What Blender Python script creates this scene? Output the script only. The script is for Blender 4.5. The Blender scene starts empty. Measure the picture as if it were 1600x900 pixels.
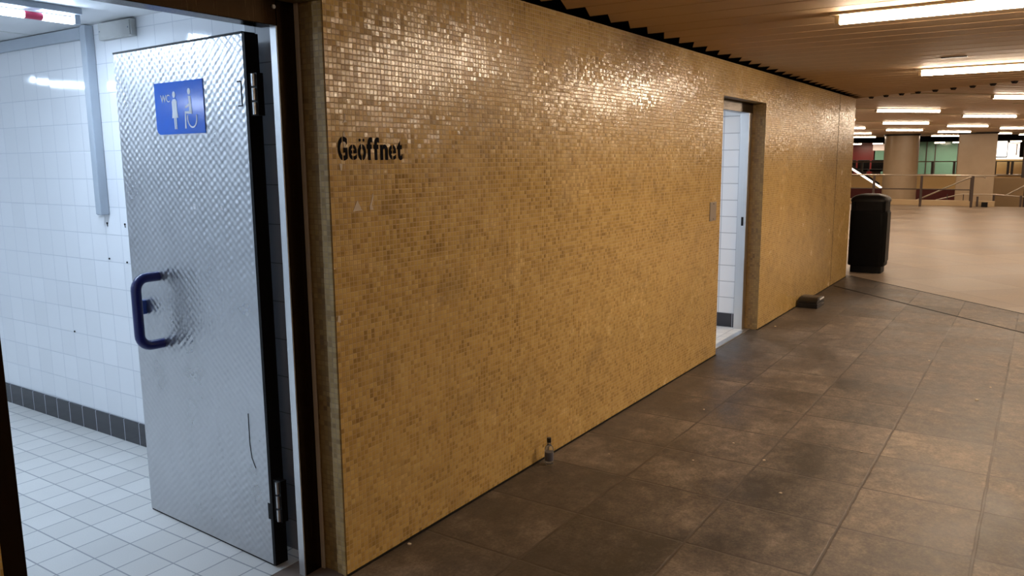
import bpy, bmesh, math, random
from mathutils import Vector, Matrix
random.seed(7)
S = bpy.context.scene
COL = S.collection
R = math.radians

# ---------------------------------------------------------------- camera
CAM_H = 1.6
cd = bpy.data.cameras.new('camera'); cam = bpy.data.objects.new('camera', cd); COL.objects.link(cam)
cd.sensor_fit = 'HORIZONTAL'; cd.sensor_width = 36.0; cd.lens = 36.0 * 1239.4 / 1600.0
cd.clip_start = 0.02; cd.clip_end = 200
yaw, pitch, roll = R(33.76), R(9.19), R(-0.5)
fwd = Vector((math.cos(yaw)*math.cos(pitch), math.sin(yaw)*math.cos(pitch), -math.sin(pitch)))
rt = fwd.cross(Vector((0, 0, 1))).normalized(); up = rt.cross(fwd)
r2 = rt*math.cos(roll) + up*math.sin(roll); u2 = -rt*math.sin(roll) + up*math.cos(roll)
mw = Matrix((r2, u2, -fwd)).transposed().to_4x4(); mw.translation = (0, 0, CAM_H)
cam.matrix_world = mw
S.camera = cam

# ---------------------------------------------------------------- light levels and exposure
WARM = (1.0, 0.80, 0.60)          # passage and hall tubes
COOL = (0.63, 0.79, 1.0)          # daylight tubes in the toilets
E_PASS, E_HALL, E_WC, E_WC2 = 90.0, 26.0, 44.0, 50.0
W_PASS, W_HALL, W_WC = 27.0, 20.0, 20.0          # light each passage / hall / toilet tube throws downwards, in watts
w = bpy.data.worlds.new('world'); S.world = w; w.use_nodes = True
w.node_tree.nodes['Background'].inputs[0].default_value = (0.10, 0.075, 0.05, 1)
w.node_tree.nodes['Background'].inputs[1].default_value = 0.2
S.view_settings.view_transform = 'Standard'; S.view_settings.look = 'None'
S.view_settings.gamma = 1.0; S.view_settings.use_curve_mapping = False
S.view_settings.exposure = 0.0
S.cycles.use_denoising = True
S.cycles.sample_clamp_indirect = 6.0
S.cycles.max_bounces = 8

# ---------------------------------------------------------------- material helpers
class NT:
    def __init__(s, name):
        s.m = bpy.data.materials.new(name); s.m.use_nodes = True
        s.t = s.m.node_tree; s.n = s.t.nodes; s.b = s.n['Principled BSDF']
    def node(s, typ, **kw):
        n = s.n.new(typ)
        for k, v in kw.items(): setattr(n, k, v)
        return n
    def put(s, sock, v):
        if hasattr(v, 'is_output'): s.t.links.new(v, sock)
        else: sock.default_value = v
    def math(s, op, a, b=None, c=None, clamp=False):
        n = s.node('ShaderNodeMath', operation=op); n.use_clamp = clamp
        for i, v in enumerate((a, b, c)):
            if v is not None: s.put(n.inputs[i], v)
        return n.outputs[0]
    def pos(s):
        g = s.node('ShaderNodeNewGeometry'); x = s.node('ShaderNodeSeparateXYZ')
        s.t.links.new(g.outputs['Position'], x.inputs[0]); return g, x.outputs
    def comb(s, a, b, c=0.0):
        n = s.node('ShaderNodeCombineXYZ')
        for i, v in enumerate((a, b, c)): s.put(n.inputs[i], v)
        return n.outputs[0]
    def noise(s, vec, scale, detail=3.0, rough=0.5, out='Fac'):
        n = s.node('ShaderNodeTexNoise')
        if vec is not None: s.t.links.new(vec, n.inputs['Vector'])
        n.inputs['Scale'].default_value = scale; n.inputs['Detail'].default_value = detail
        n.inputs['Roughness'].default_value = rough; return n.outputs[out]
    def white(s, vec, out='Value'):
        n = s.node('ShaderNodeTexWhiteNoise', noise_dimensions='3D'); s.t.links.new(vec, n.inputs['Vector']); return n.outputs[out]
    def ramp(s, f, stops, interp='LINEAR'):
        n = s.node('ShaderNodeValToRGB'); n.color_ramp.interpolation = interp; e = n.color_ramp.elements
        while len(e) < len(stops): e.new(0.5)
        for el, (p, c) in zip(e, stops): el.position = p; el.color = (*c, 1)
        s.put(n.inputs[0], f); return n.outputs[0]
    def mix(s, f, a, b, blend='MIX'):
        n = s.node('ShaderNodeMix', data_type='RGBA', blend_type=blend)
        s.put(n.inputs[0], f)
        for i, v in ((6, a), (7, b)):
            if isinstance(v, tuple): v = (*v, 1)
            s.put(n.inputs[i], v)
        return n.outputs[2]
    def rng(s, v, a, b, c, d):
        n = s.node('ShaderNodeMapRange'); s.put(n.inputs[0], v)
        for i, q in enumerate((a, b, c, d)): n.inputs[i+1].default_value = q
        return n.outputs[0]
    def bump(s, h, strength=0.3, dist=0.002, normal=None):
        n = s.node('ShaderNodeBump'); n.inputs['Strength'].default_value = strength; n.inputs['Distance'].default_value = dist
        s.t.links.new(h, n.inputs['Height'])
        if normal is not None: s.t.links.new(normal, n.inputs['Normal'])
        s.t.links.new(n.outputs[0], s.b.inputs['Normal'])
    def set(s, **kw):
        for k, v in kw.items():
            k = k.replace('_', ' ')
            if isinstance(v, tuple) and len(v) == 3: v = (*v, 1)
            s.put(s.b.inputs[k], v)
        return s.m

def plain(name, col, rough=0.5, metal=0.0, var=0.12, scale=12.0, **kw):
    t = NT(name); tc = t.node('ShaderNodeTexCoord')
    n = t.noise(tc.outputs['Object'], scale, 4.0)
    c = t.mix(n, tuple(x*(1-var) for x in col), tuple(min(1, x*(1+var)) for x in col))
    return t.set(Base_Color=c, Roughness=rough, Metallic=metal, **kw)

def emis(name, col, strength):
    t = NT(name); return t.set(Base_Color=(0.9, 0.9, 0.9), Emission_Color=col, Emission_Strength=strength)

def grid_mask(t, a, b, pa, pb, oa, ob, wd):
    """1 on tile, 0 in the joint; also returns the cell vector"""
    ua = t.math('DIVIDE', t.math('SUBTRACT', a, oa), pa); ub = t.math('DIVIDE', t.math('SUBTRACT', b, ob), pb)
    fa = t.math('FRACT', ua); fb = t.math('FRACT', ub)
    da = t.math('MULTIPLY', t.math('MINIMUM', fa, t.math('SUBTRACT', 1.0, fa)), pa)
    db = t.math('MULTIPLY', t.math('MINIMUM', fb, t.math('SUBTRACT', 1.0, fb)), pb)
    d = t.math('MINIMUM', da, db)
    m = t.rng(d, wd*0.35, wd*0.75, 0.0, 1.0)
    cell = t.comb(t.math('FLOOR', ua), t.math('FLOOR', ub), 0.0)
    return m, cell, d

def mosaic(name, side=False, tint=(1, 1, 1), rough=0.2, seed=0.0):
    t = NT(name); g, p = t.pos()
    a = t.math('ADD', p[1] if side else p[0], 0.003)
    m, cell, d = grid_mask(t, a, p[2], 0.0205, 0.0198, seed, 0.004, 0.0028)
    r = t.white(cell)
    pv = t.comb(a, p[2], 0.0)
    # blocks of tiles set in darker and lighter batches
    blk = t.comb(t.math('FLOOR', t.math('DIVIDE', a, 0.062)), t.math('FLOOR', t.math('DIVIDE', p[2], 0.06)), 3.0)
    rb = t.white(blk)
    big = t.noise(pv, 2.2, 4.0, 0.6)
    v = t.math('ADD', t.math('MULTIPLY', r, 0.50), t.math('ADD', t.math('MULTIPLY', rb, 0.2), t.math('MULTIPLY', big, 0.34)))
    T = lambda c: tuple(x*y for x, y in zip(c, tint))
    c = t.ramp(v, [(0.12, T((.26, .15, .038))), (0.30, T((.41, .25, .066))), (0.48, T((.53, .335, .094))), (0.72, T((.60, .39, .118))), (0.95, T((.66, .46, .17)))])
    jn = t.mix(t.noise(pv, 6.0), T((.34, .21, .075)), T((.60, .41, .17)))
    c = t.mix(m, jn, c)
    st = t.rng(t.noise(pv, 3.1, 6.0, 0.65), 0.56, 0.74, 0.0, 0.42)
    c = t.mix(st, c, T((.16, .095, .04)))
    rc = t.white(cell, 'Color')
    sub = t.node('ShaderNodeVectorMath', operation='SUBTRACT'); t.t.links.new(rc, sub.inputs[0]); sub.inputs[1].default_value = (.5, .5, .5)
    sc = t.node('ShaderNodeVectorMath', operation='SCALE'); t.t.links.new(sub.outputs[0], sc.inputs[0]); sc.inputs['Scale'].default_value = 0.09
    ad = t.node('ShaderNodeVectorMath', operation='ADD'); t.t.links.new(g.outputs['Normal'], ad.inputs[0]); t.t.links.new(sc.outputs[0], ad.inputs[1])
    nm = t.node('ShaderNodeVectorMath', operation='NORMALIZE'); t.t.links.new(ad.outputs[0], nm.inputs[0])
    h = t.math('MULTIPLY', m, 1.0)
    t.bump(h, 0.5, 0.001, nm.outputs[0])
    ro = t.math('ADD', t.math('MULTIPLY', t.math('SUBTRACT', 1.0, m), 0.5), t.rng(t.white(t.comb(a, 1.0, 2.0)), 0, 1, rough, rough+.02))
    ro = t.math('ADD', t.math('MULTIPLY', t.math('SUBTRACT', 1.0, m), 0.45), t.rng(big, 0.3, 0.7, rough-.04, rough+0.10))
    return t.set(Base_Color=c, Roughness=ro, Specular_IOR_Level=0.5)

def walltile(name, ax, pa, pb, oa, ob, col, joint, rough=0.07, wd=0.0035, tilt=0.012):
    t = NT(name); g, p = t.pos()
    m, cell, d = grid_mask(t, p[ax], p[2], pa, pb, oa, ob, wd)
    r = t.white(cell)
    c = t.mix(r, tuple(x*0.95 for x in col), col)
    c = t.mix(m, joint, c)
    rc = t.white(cell, 'Color')
    sub = t.node('ShaderNodeVectorMath', operation='SUBTRACT'); t.t.links.new(rc, sub.inputs[0]); sub.inputs[1].default_value = (.5, .5, .5)
    sc = t.node('ShaderNodeVectorMath', operation='SCALE'); t.t.links.new(sub.outputs[0], sc.inputs[0]); sc.inputs['Scale'].default_value = tilt
    ad = t.node('ShaderNodeVectorMath', operation='ADD'); t.t.links.new(g.outputs['Normal'], ad.inputs[0]); t.t.links.new(sc.outputs[0], ad.inputs[1])
    nm = t.node('ShaderNodeVectorMath', operation='NORMALIZE'); t.t.links.new(ad.outputs[0], nm.inputs[0])
    hh = t.math('ADD', m, t.math('MULTIPLY', t.noise(t.comb(p[ax], p[2]), 14.0, 2.0), 0.25))
    t.bump(hh, 0.35, 0.0012, nm.outputs[0])
    return t.set(Base_Color=c, Roughness=t.math('ADD', rough, t.math('MULTIPLY', t.math('SUBTRACT', 1.0, m), 0.5)))

def slab_floor():
    t = NT('stone_slab'); g, p = t.pos()
    # joints wander a little
    wx = t.math('ADD', p[0], t.math('MULTIPLY', t.math('SUBTRACT', t.noise(t.comb(p[0], p[1]), 5.0, 4.0), 0.5), 0.012))
    wy = t.math('ADD', p[1], t.math('MULTIPLY', t.math('SUBTRACT', t.noise(t.comb(p[1], p[0]), 5.0, 4.0), 0.5), 0.012))
    m, cell, d = grid_mask(t, wx, wy, 0.5, 0.512, 0.003, 0.119, 0.011)
    pv = t.comb(p[0], p[1], 0.0)
    r = t.white(cell)
    n1 = t.noise(pv, 2.6, 9.0, 0.68); n2 = t.noise(pv, 70.0, 5.0, 0.75); n3 = t.noise(pv, 0.9, 4.0, 0.6); n4 = t.noise(pv, 14.0, 6.0, 0.7)
    v = t.math('ADD', t.math('MULTIPLY', n1, 0.42), t.math('ADD', t.math('MULTIPLY', r, 0.07), t.math('ADD', t.math('MULTIPLY', n2, 0.26), t.math('MULTIPLY', n4, .25))))
    c = t.ramp(v, [(0.42, (.026, .020, .013)), (0.475, (.070, .053, .038)), (0.53, (.125, .095, .069)), (0.62, (.26, .21, .157))])
    # black grease near the wall and in blotches
    sp = t.rng(n3, 0.56, 0.70, 0.0, 0.45)
    c = t.mix(sp, c, (.045, .032, .024))
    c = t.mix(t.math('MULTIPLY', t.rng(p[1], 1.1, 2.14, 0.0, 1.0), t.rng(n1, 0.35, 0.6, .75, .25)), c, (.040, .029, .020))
    c = t.mix(m, t.mix(t.noise(pv, 7.0, 3.0), (.018, .013, .009), (.085, .062, .043)), c)
    wear = t.rng(t.noise(pv, 11.0, 6.0, 0.7), 0.66, 0.72, 0.0, 0.5)
    c = t.mix(wear, c, (.23, .19, .15))
    t.bump(t.math('ADD', m, t.math('ADD', t.math('MULTIPLY', n2, 0.3), t.math('MULTIPLY', n1, 0.6))), 0.35, 0.003)
    return t.set(Base_Color=c, Roughness=t.rng(n1, 0.3, 0.7, 0.36, 0.62), Specular_IOR_Level=0.5)

def hall_floor():
    t = NT('hall_stone'); g, p = t.pos()
    k = math.sqrt(.5)
    a = t.math('MULTIPLY', t.math('ADD', p[0], p[1]), k); b = t.math('MULTIPLY', t.math('SUBTRACT', p[0], p[1]), k)
    m, cell, d = grid_mask(t, a, b, 1.0, 1.0, 0.12, 0.0, 0.010)
    pv = t.comb(p[0], p[1], 0.0)
    n1 = t.noise(pv, 0.8, 5.0, 0.6); n2 = t.noise(pv, 30.0, 4.0, 0.7); r = t.white(cell)
    v = t.math('ADD', t.math('MULTIPLY', n1, 0.7), t.math('ADD', t.math('MULTIPLY', n2, 0.2), t.math('MULTIPLY', r, 0.08)))
    c = t.ramp(v, [(0.32, (.15, .108, .072)), (0.5, (.25, .185, .127)), (0.68, (.36, .275, .195))])
    c = t.mix(m, (.13, .10, .075), c)
    t.bump(t.math('ADD', t.math('MULTIPLY', n1, 2.0), t.noise(pv, 2.6, 3.0, 0.5)), 0.3, 0.003)
    return t.set(Base_Color=c, Roughness=t.rng(n1, 0.3, 0.7, 0.34, 0.5))

def embossed_steel():
    t = NT('embossed_steel'); tc = t.node('ShaderNodeTexCoord'); x = t.node('ShaderNodeSeparateXYZ')
    t.t.links.new(tc.outputs['Object'], x.inputs[0]); p = x.outputs
    u = t.math('MULTIPLY', p[1], 2*math.pi/0.038); v = t.math('MULTIPLY', p[2], 2*math.pi/0.033)
    h = t.math('MULTIPLY', t.math('SINE', u), t.math('SINE', v))
    h2 = t.math('SINE', t.math('ADD', t.math('MULTIPLY', u, 0.5), t.math('MULTIPLY', v, 1.0)))
    hh = t.math('ADD', h, t.math('MULTIPLY', h2, 0.25))
    n = t.noise(tc.outputs['Object'], 5.0, 5.0)
    c = t.mix(n, (.44, .44, .45), (.56, .56, .57))
    t.bump(hh, 0.7, 0.0011)
    return t.set(Base_Color=c, Metallic=1.0, Roughness=t.rng(n, 0.3, 0.7, 0.26, 0.36))

def brushed(name, col, rough=0.35):
    t = NT(name); tc = t.node('ShaderNodeTexCoord'); mp = t.node('ShaderNodeMapping')
    t.t.links.new(tc.outputs['Object'], mp.inputs[0]); mp.inputs['Scale'].default_value = (120, 120, 2)
    n = t.noise(mp.outputs[0], 1.0, 5.0, 0.7)
    c = t.mix(n, tuple(x*.8 for x in col), col)
    t.bump(n, 0.2, 0.0006)
    return t.set(Base_Color=c, Metallic=1.0, Roughness=t.rng(n, 0.2, 0.8, rough-.06, rough+.1))

M = {}
M['mosaic'] = mosaic('gold_mosaic')
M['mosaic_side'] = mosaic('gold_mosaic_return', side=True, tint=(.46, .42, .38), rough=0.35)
M['mosaic_worn'] = mosaic('worn_grey_mosaic', side=True, tint=(1.0, 1.15, 1.7), rough=0.4, seed=.3)
M['wc_tile'] = walltile('white_wall_tile', 1, 0.1515, 0.153, 0.115, 0.135, (.80, .81, .83), (.52, .54, .58))
M['wc_tile_x'] = walltile('white_wall_tile_front', 0, 0.1515, 0.153, 0.06, 0.135, (.80, .81, .83), (.52, .54, .58))
M['wc2_tile'] = walltile('white_wall_tile_small_room', 1, 0.152, 0.1535, 0.082, 0.135, (.80, .80, .81), (.36, .36, .38), wd=0.006)
M['base_tile'] = walltile('black_base_tile', 1, 0.1505, 0.5, 0.115, -0.2, (.022, .022, .028), (.45, .45, .5), rough=0.18, wd=0.004)
def wcfloor():
    t = NT('wc_floor_tile'); g, p = t.pos()
    m, cell, d = grid_mask(t, p[0], p[1], 0.152, 0.1535, 0.042, 0.190, 0.0055)
    r = t.white(cell); pv = t.comb(p[0], p[1], 0.0)
    c = t.mix(r, (.66, .64, .60), (.74, .72, .68))
    c = t.mix(t.rng(t.noise(pv, 200.0, 2.0), .3, .7, 0.0, .18), c, (.42, .42, .43))
    c = t.mix(t.rng(t.noise(pv, 2.0, 4.0), .5, .75, 0.0, .25), c, (.52, .50, .48))
    c = t.mix(m, (.30, .30, .31), c)
    t.bump(m, 0.4, 0.001)
    return t.set(Base_Color=c, Roughness=0.42)
M['wc_floor'] = wcfloor()
M['slab'] = slab_floor(); M['hall_floor'] = hall_floor()
M['ceiling'] = plain('tan_ceiling_sheet', (.46, .315, .175), 0.7, var=.10, scale=1.5, Specular_IOR_Level=0.3)
M['hall_ceiling'] = plain('tan_hall_ceiling_sheet', (.52, .375, .24), 0.5, var=.08, scale=1.5)
M['black'] = plain('black_gap', (.003, .003, .003), 0.9, Specular_IOR_Level=0.05)
M['pier_shade_tile'] = walltile('shade_darkened_pier_tile', 1, 0.1515, 0.153, 0.115, 0.135, (.20, .20, .22), (.10, .10, .11), rough=.3)  # white tile darkened: the shade behind the leaf is in its colour
M['wc_ceiling'] = plain('white_ceiling', (.78, .79, .80), 0.5, var=.04, scale=3)
M['steel_door'] = embossed_steel()
M['rubber'] = plain('black_rubber', (.006, .005, .005), 0.6, var=.5, scale=60, Specular_IOR_Level=0.2)
M['frame_metal'] = brushed('bronze_steel_frame', (.05, .032, .017), 0.22)
M['frame_inner'] = brushed('brushed_steel_lining', (.72, .72, .72), 0.34)
M['bead'] = plain('pale_bead', (.42, .34, .25), 0.5)
M['alu'] = plain('grey_painted_channel', (.36, .40, .45), 0.35, var=.06)
M['steel'] = brushed('railing_steel', (.62, .55, .46), 0.35)
M['darksteel'] = plain('dark_post_metal', (.055, .035, .028), 0.45)
M['hinge'] = brushed('hinge_steel', (.55, .55, .55), 0.3)
M['navy'] = plain('navy_plastic', (.003, .009, .11), 0.3, var=.1, Coat_Weight=0.2)
M['navy2'] = plain('blue_lock_plastic', (.02, .06, .28), 0.3, var=.1)
M['sign_blue'] = plain('blue_sign_enamel', (.012, .15, .78), 0.12, var=.03, scale=3)
M['white_paint'] = plain('white_sign_print', (.88, .92, .98), 0.35, var=.02)
M['stencil'] = plain('black_stencil_paint', (.004, .004, .007), 0.85, var=.3, scale=40, Specular_IOR_Level=0.1)
M['paper'] = plain('paper_scrap', (.66, .56, .42), 0.8, var=.15, scale=60)
M['scrap_or_highlight'] = plain('white_scrap_and_highlight', (.8, .8, .82), 0.6, var=.05)
M['beige'] = plain('beige_hall_wall', (.85, .58, .25), 0.5, var=.08, scale=2)
M['sand'] = plain('sand_kerb_stone', (.48, .35, .20), 0.5, var=.08, scale=2)
M['maroon'] = plain('maroon_band', (.13, .014, .014), 0.4, var=.15, scale=3)
def column_mat():
    t = NT('column_mosaic'); tc = t.node('ShaderNodeTexCoord')
    n = t.noise(tc.outputs['Object'], 3.0, 5.0, 0.6); r = t.noise(tc.outputs['Object'], 60.0, 2.0)
    c = t.mix(n, (.40, .30, .19), (.52, .40, .27)); c = t.mix(t.math('MULTIPLY', r, .35), c, (.30, .21, .13))
    return t.set(Base_Color=c, Roughness=0.3)
M['column'] = column_mat()
M['bin'] = plain('black_bin_plastic', (.0025, .0025, .003), 0.5, var=.2, scale=8, Specular_IOR_Level=0.15)
M['bin2'] = plain('dark_grey_bin_plastic', (.006, .0055, .005), 0.5, var=.2, scale=8, Specular_IOR_Level=0.3)
M['black_plastic'] = plain('black_box_plastic', (.008, .008, .009), 0.28, var=.2)
M['plate'] = plain('grey_cover_plate', (.30, .25, .20), 0.35, var=.05)
M['vent'] = plain('off_white_box', (.52, .52, .50), 0.5, var=.08, scale=25)
M['teal'] = plain('teal_glass_front', (.16, .32, .25), 0.12, var=.15, scale=1.2)
M['grille'] = plain('dark_ceiling_slot', (.02, .014, .01), 0.5)
M['far_wall'] = plain('far_dark_wall', (.10, .07, .05), 0.7)
M['side_wall'] = plain('ochre_side_wall', (.30, .20, .10), 0.6, var=.1, scale=3)
M['tube_warm'] = emis('warm_lamp_tube', WARM + (1,), E_PASS)
M['tube_hall'] = emis('warm_hall_lamp_tube', WARM + (1,), E_HALL)
M['tube_cool'] = emis('daylight_lamp_tube', COOL + (1,), E_WC)
M['tube_cool2'] = emis('daylight_lamp_tube_small_room', (.86, .93, 1, 1), E_WC2)
M['red_label'] = plain('red_tube_label', (.65, .05, .12), 0.5)
M['housing'] = plain('lamp_housing', (.60, .60, .58), 0.4)
M['housing_tan'] = plain('tan_lamp_housing', (.45, .36, .22), 0.4)
M['screen_white'] = emis('lit_white_sign_and_shelf', (1, .98, .93, 1), 1.1)
M['screen_blue'] = emis('lit_blue_poster', (.25, .33, .85, 1), .8)
M['screen_pale'] = emis('lit_pale_poster', (.80, .72, .78, 1), .3)
M['pink'] = emis('pale_pink_lit_panel', (.75, .42, .32, 1), .35)
M['green_mark'] = emis('green_mark', (.25, .6, .35, 1), 1.0)
M['led'] = emis('lit_handrail', (1, .93, .8, 1), 1.6)
M['clear'] = NT('clear_plastic').set(Base_Color=(.93, .95, .96), Roughness=0.06, Transmission_Weight=0.9, IOR=1.4)
M['bottle_label'] = plain('dark_bottle_label', (.11, .11, .14), 0.4)
M['bottle_cap'] = plain('black_cap', (.01, .01, .012), 0.35)
M['stone_sill'] = plain('brown_threshold_stone', (.20, .15, .12), 0.5, var=.25, scale=14)
M['sill_metal'] = brushed('threshold_metal', (.7, .7, .7), 0.3)

# ---------------------------------------------------------------- mesh helpers
class MB:
    def __init__(s): s.bm = bmesh.new()
    def box(s, x0, x1, y0, y1, z0, z1, bev=0.0, rot=None, seg=2):
        vs = [s.bm.verts.new((x, y, z)) for x in (x0, x1) for y in (y0, y1) for z in (z0, z1)]
        f = [(0, 1, 3, 2), (4, 6, 7, 5), (0, 4, 5, 1), (2, 3, 7, 6), (0, 2, 6, 4), (1, 5, 7, 3)]
        fs = [s.bm.faces.new([vs[i] for i in q]) for q in f]
        if rot is not None: bmesh.ops.transform(s.bm, matrix=rot, verts=vs)
        if bev:
            es = list({e for q in fs for e in q.edges})
            bmesh.ops.bevel(s.bm, geom=es, offset=bev, segments=seg, profile=0.5, affect='EDGES')
        return s
    def prism(s, pts, axis, a, b):
        """polygon pts in the other two axes, extruded from a to b along axis"""
        def P(p, t):
            return {'x': (t, p[0], p[1]), 'y': (p[0], t, p[1]), 'z': (p[0], p[1], t)}[axis]
        A = [s.bm.verts.new(P(p, a)) for p in pts]; B = [s.bm.verts.new(P(p, b)) for p in pts]
        s.bm.faces.new(A); s.bm.faces.new(B[::-1]); n = len(pts)
        for i in range(n): s.bm.faces.new((A[i], A[(i+1) % n], B[(i+1) % n], B[i]))
        return s
    def tube(s, path, r, seg=12, closed=False):
        path = [Vector(p) for p in path]; n = len(path); rings = []
        prev = None
        for i, p in enumerate(path):
            if closed: d = path[(i+1) % n] - path[i-1]
            else: d = path[min(i+1, n-1)] - path[max(i-1, 0)]
            d.normalize()
            if prev is None:
                a = Vector((0, 0, 1)) if abs(d.z) < .9 else Vector((1, 0, 0)); u = d.cross(a).normalized()
            else: u = (prev - d*prev.dot(d)).normalized()
            prev = u; v = d.cross(u)
            rings.append([s.bm.verts.new(p + (u*math.cos(2*math.pi*k/seg) + v*math.sin(2*math.pi*k/seg))*r) for k in range(seg)])
        for i in range(n if closed else n-1):
            A, B = rings[i], rings[(i+1) % n]
            for k in range(seg): s.bm.faces.new((A[k], A[(k+1) % seg], B[(k+1) % seg], B[k]))
        if not closed: s.bm.faces.new(rings[0][::-1]); s.bm.faces.new(rings[-1])
        return s
    def lathe(s, prof, cx, cy, seg=32, z0=0.0):
        rings = []
        for r, z in prof:
            rings.append([s.bm.verts.new((cx+r*math.cos(2*math.pi*k/seg), cy+r*math.sin(2*math.pi*k/seg), z0+z)) for k in range(seg)])
        for A, B in zip(rings, rings[1:]):
            for k in range(seg): s.bm.faces.new((A[k], A[(k+1) % seg], B[(k+1) % seg], B[k]))
        s.bm.faces.new(rings[0][::-1]); s.bm.faces.new(rings[-1]); return s
    def xf(s, m):
        bmesh.ops.transform(s.bm, matrix=m, verts=s.bm.verts); return s
    def build(s, name, mat, parent=None, smooth=False, loc=None):
        bmesh.ops.recalc_face_normals(s.bm, faces=s.bm.faces)
        me = bpy.data.meshes.new(name); s.bm.to_mesh(me); s.bm.free()
        if isinstance(mat, (list, tuple)):
            for q in mat: me.materials.append(q)
        else: me.materials.append(mat)
        if smooth:
            for p in me.polygons: p.use_smooth = True
            me.set_sharp_from_angle(angle=R(38))
        o = bpy.data.objects.new(name, me); COL.objects.link(o)
        if loc is not None: o.location = loc
        if parent is not None: o.parent = parent
        return o

def empty(name, loc=(0, 0, 0), rz=0.0):
    o = bpy.data.objects.new(name, None); COL.objects.link(o); o.location = loc; o.rotation_euler = (0, 0, rz)
    o.empty_display_size = .1; return o
def tag(o, label=None, cat=None, group=None, kind=None):
    for k, v in (('label', label), ('category', cat), ('group', group), ('kind', kind)):
        if v: o[k] = v
    return o
def struct(o, label=None): return tag(o, label=label, kind='structure')
def copy_tree(o, parent=None):
    c = o.copy(); COL.objects.link(c)
    if parent is not None: c.parent = parent
    for ch in list(o.children): copy_tree(ch, c)
    return c

# ================================================================ STRUCTURE
WY = 2.14; WB = 2.36; WT = 2.345          # mosaic wall: face, back, top
XA, XB = 0.845, 2.03                       # toilet doorway
XC, XD = 6.20, 7.34                        # second doorway
XE = 11.31                                 # end of the block
HT = 2.155; HT2 = 2.08
EY = 47.0                                  # direction of the slanted edge between passage and hall
def edge_x(y): return 11.46 + (y - 2.14)/math.tan(R(50))

# front mosaic wall (front and end mosaic, returns in a browner mosaic)
mb = MB()
mb.box(-5.0, XA, WY, WB, 0, WT)
mb.box(XB, XC, WY, WB, 0, WT)
mb.box(XD, XE, WY, WB, 0, WT)
mb.box(XA, XB, WY, WB, HT, WT)
mb.box(XC, XD, WY, WB, HT2, WT)
wall = mb.build('wall_front', [M['mosaic'], M['mosaic_side']])
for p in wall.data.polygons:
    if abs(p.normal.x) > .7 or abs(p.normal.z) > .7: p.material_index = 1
struct(wall, 'long gold mosaic wall with two doorways')
# block end and rear
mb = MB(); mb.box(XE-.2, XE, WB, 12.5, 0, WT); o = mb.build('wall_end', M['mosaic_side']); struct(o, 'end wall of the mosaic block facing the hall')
# worn grey strip of tiles on the doorway return
mb = MB(); mb.box(XB-.004, XB+.001, WY+.004, WY+.050, 0, HT-.002, bev=.001, seg=1)
o = mb.build('trim_1', M['mosaic_worn']); struct(o, 'worn pale strip of mosaic on the doorway corner')
# black strips painted in for the shade of the gap above the wall
mb = MB(); mb.box(-5, XE+.0, WY+.10, WB+.3, WT, 2.393)
mb.box(-5, XE, 1.80, WB+.3, 2.41, 2.455); o = mb.build('trim_2', M['black']); struct(o, 'black strips painted as the shaded gap between mosaic wall and ceiling')
# thin vertical movement joint near the wall's far end
mb = MB(); mb.box(10.36, 10.372, WY-.001, WY+.01, 0, WT); o = mb.build('trim_3', M['rubber']); struct(o, 'dark vertical movement joint near the far end of the wall')
# dirty bottom joint
mb = MB()
for a, b in ((XB, XC), (XD, XE), (-5, XA)): mb.box(a, b, WY-.005, WY+.01, 0, .008)
o = mb.build('baseboard_front', M['rubber']); struct(o, 'dirty dark joint at the foot of the mosaic wall')

# floors
def poly(name, pts, z, mat, th=.12):
    mb = MB(); mb.prism(pts, 'z', z-th, z); return mb.build(name, mat)
ea, eb = edge_x(-10)-1.5, edge_x(2.14)
def fedge(y): return 10.98 + (y-1.62)/math.tan(R(46.5))
o = poly('floor', [(-5, -10), (fedge(-10), -10), (fedge(2.36), 2.36), (-5, 2.36)], 0, M['slab']); struct(o, 'dark brown stone slab floor of the passage')
o = poly('floor_hall', [(fedge(-10), -10), (29.5, -10), (29.5, 13), (fedge(13), 13), (fedge(2.36), 2.36)], 0, M['hall_floor']); struct(o, 'polished pale stone floor of the hall'); o.name = 'floor'
# slanted expansion joints
def strip(x0, y0, x1, y1, wd, z0, z1):
    d = Vector((x1-x0, y1-y0, 0)); L = d.length; a = math.atan2(d.y, d.x)
    m = Matrix.Translation((x0, y0, 0)) @ Matrix.Rotation(a, 4, 'Z')
    return (0, L, -wd/2, wd/2, z0, z1), m
mb = MB(); a, m = strip(fedge(-9.9), -9.9, fedge(2.1), 2.1, .016, -.01, .002); mb.box(*a, rot=m)
a, m = strip(fedge(-9.9)-1.02, -9.9, fedge(2.1)-1.02, 2.1, .026, -.01, .002); mb.box(*a, rot=m)
o = mb.build('trim_4', M['rubber']); struct(o, 'dark slanted expansion joints in the floor')

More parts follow.
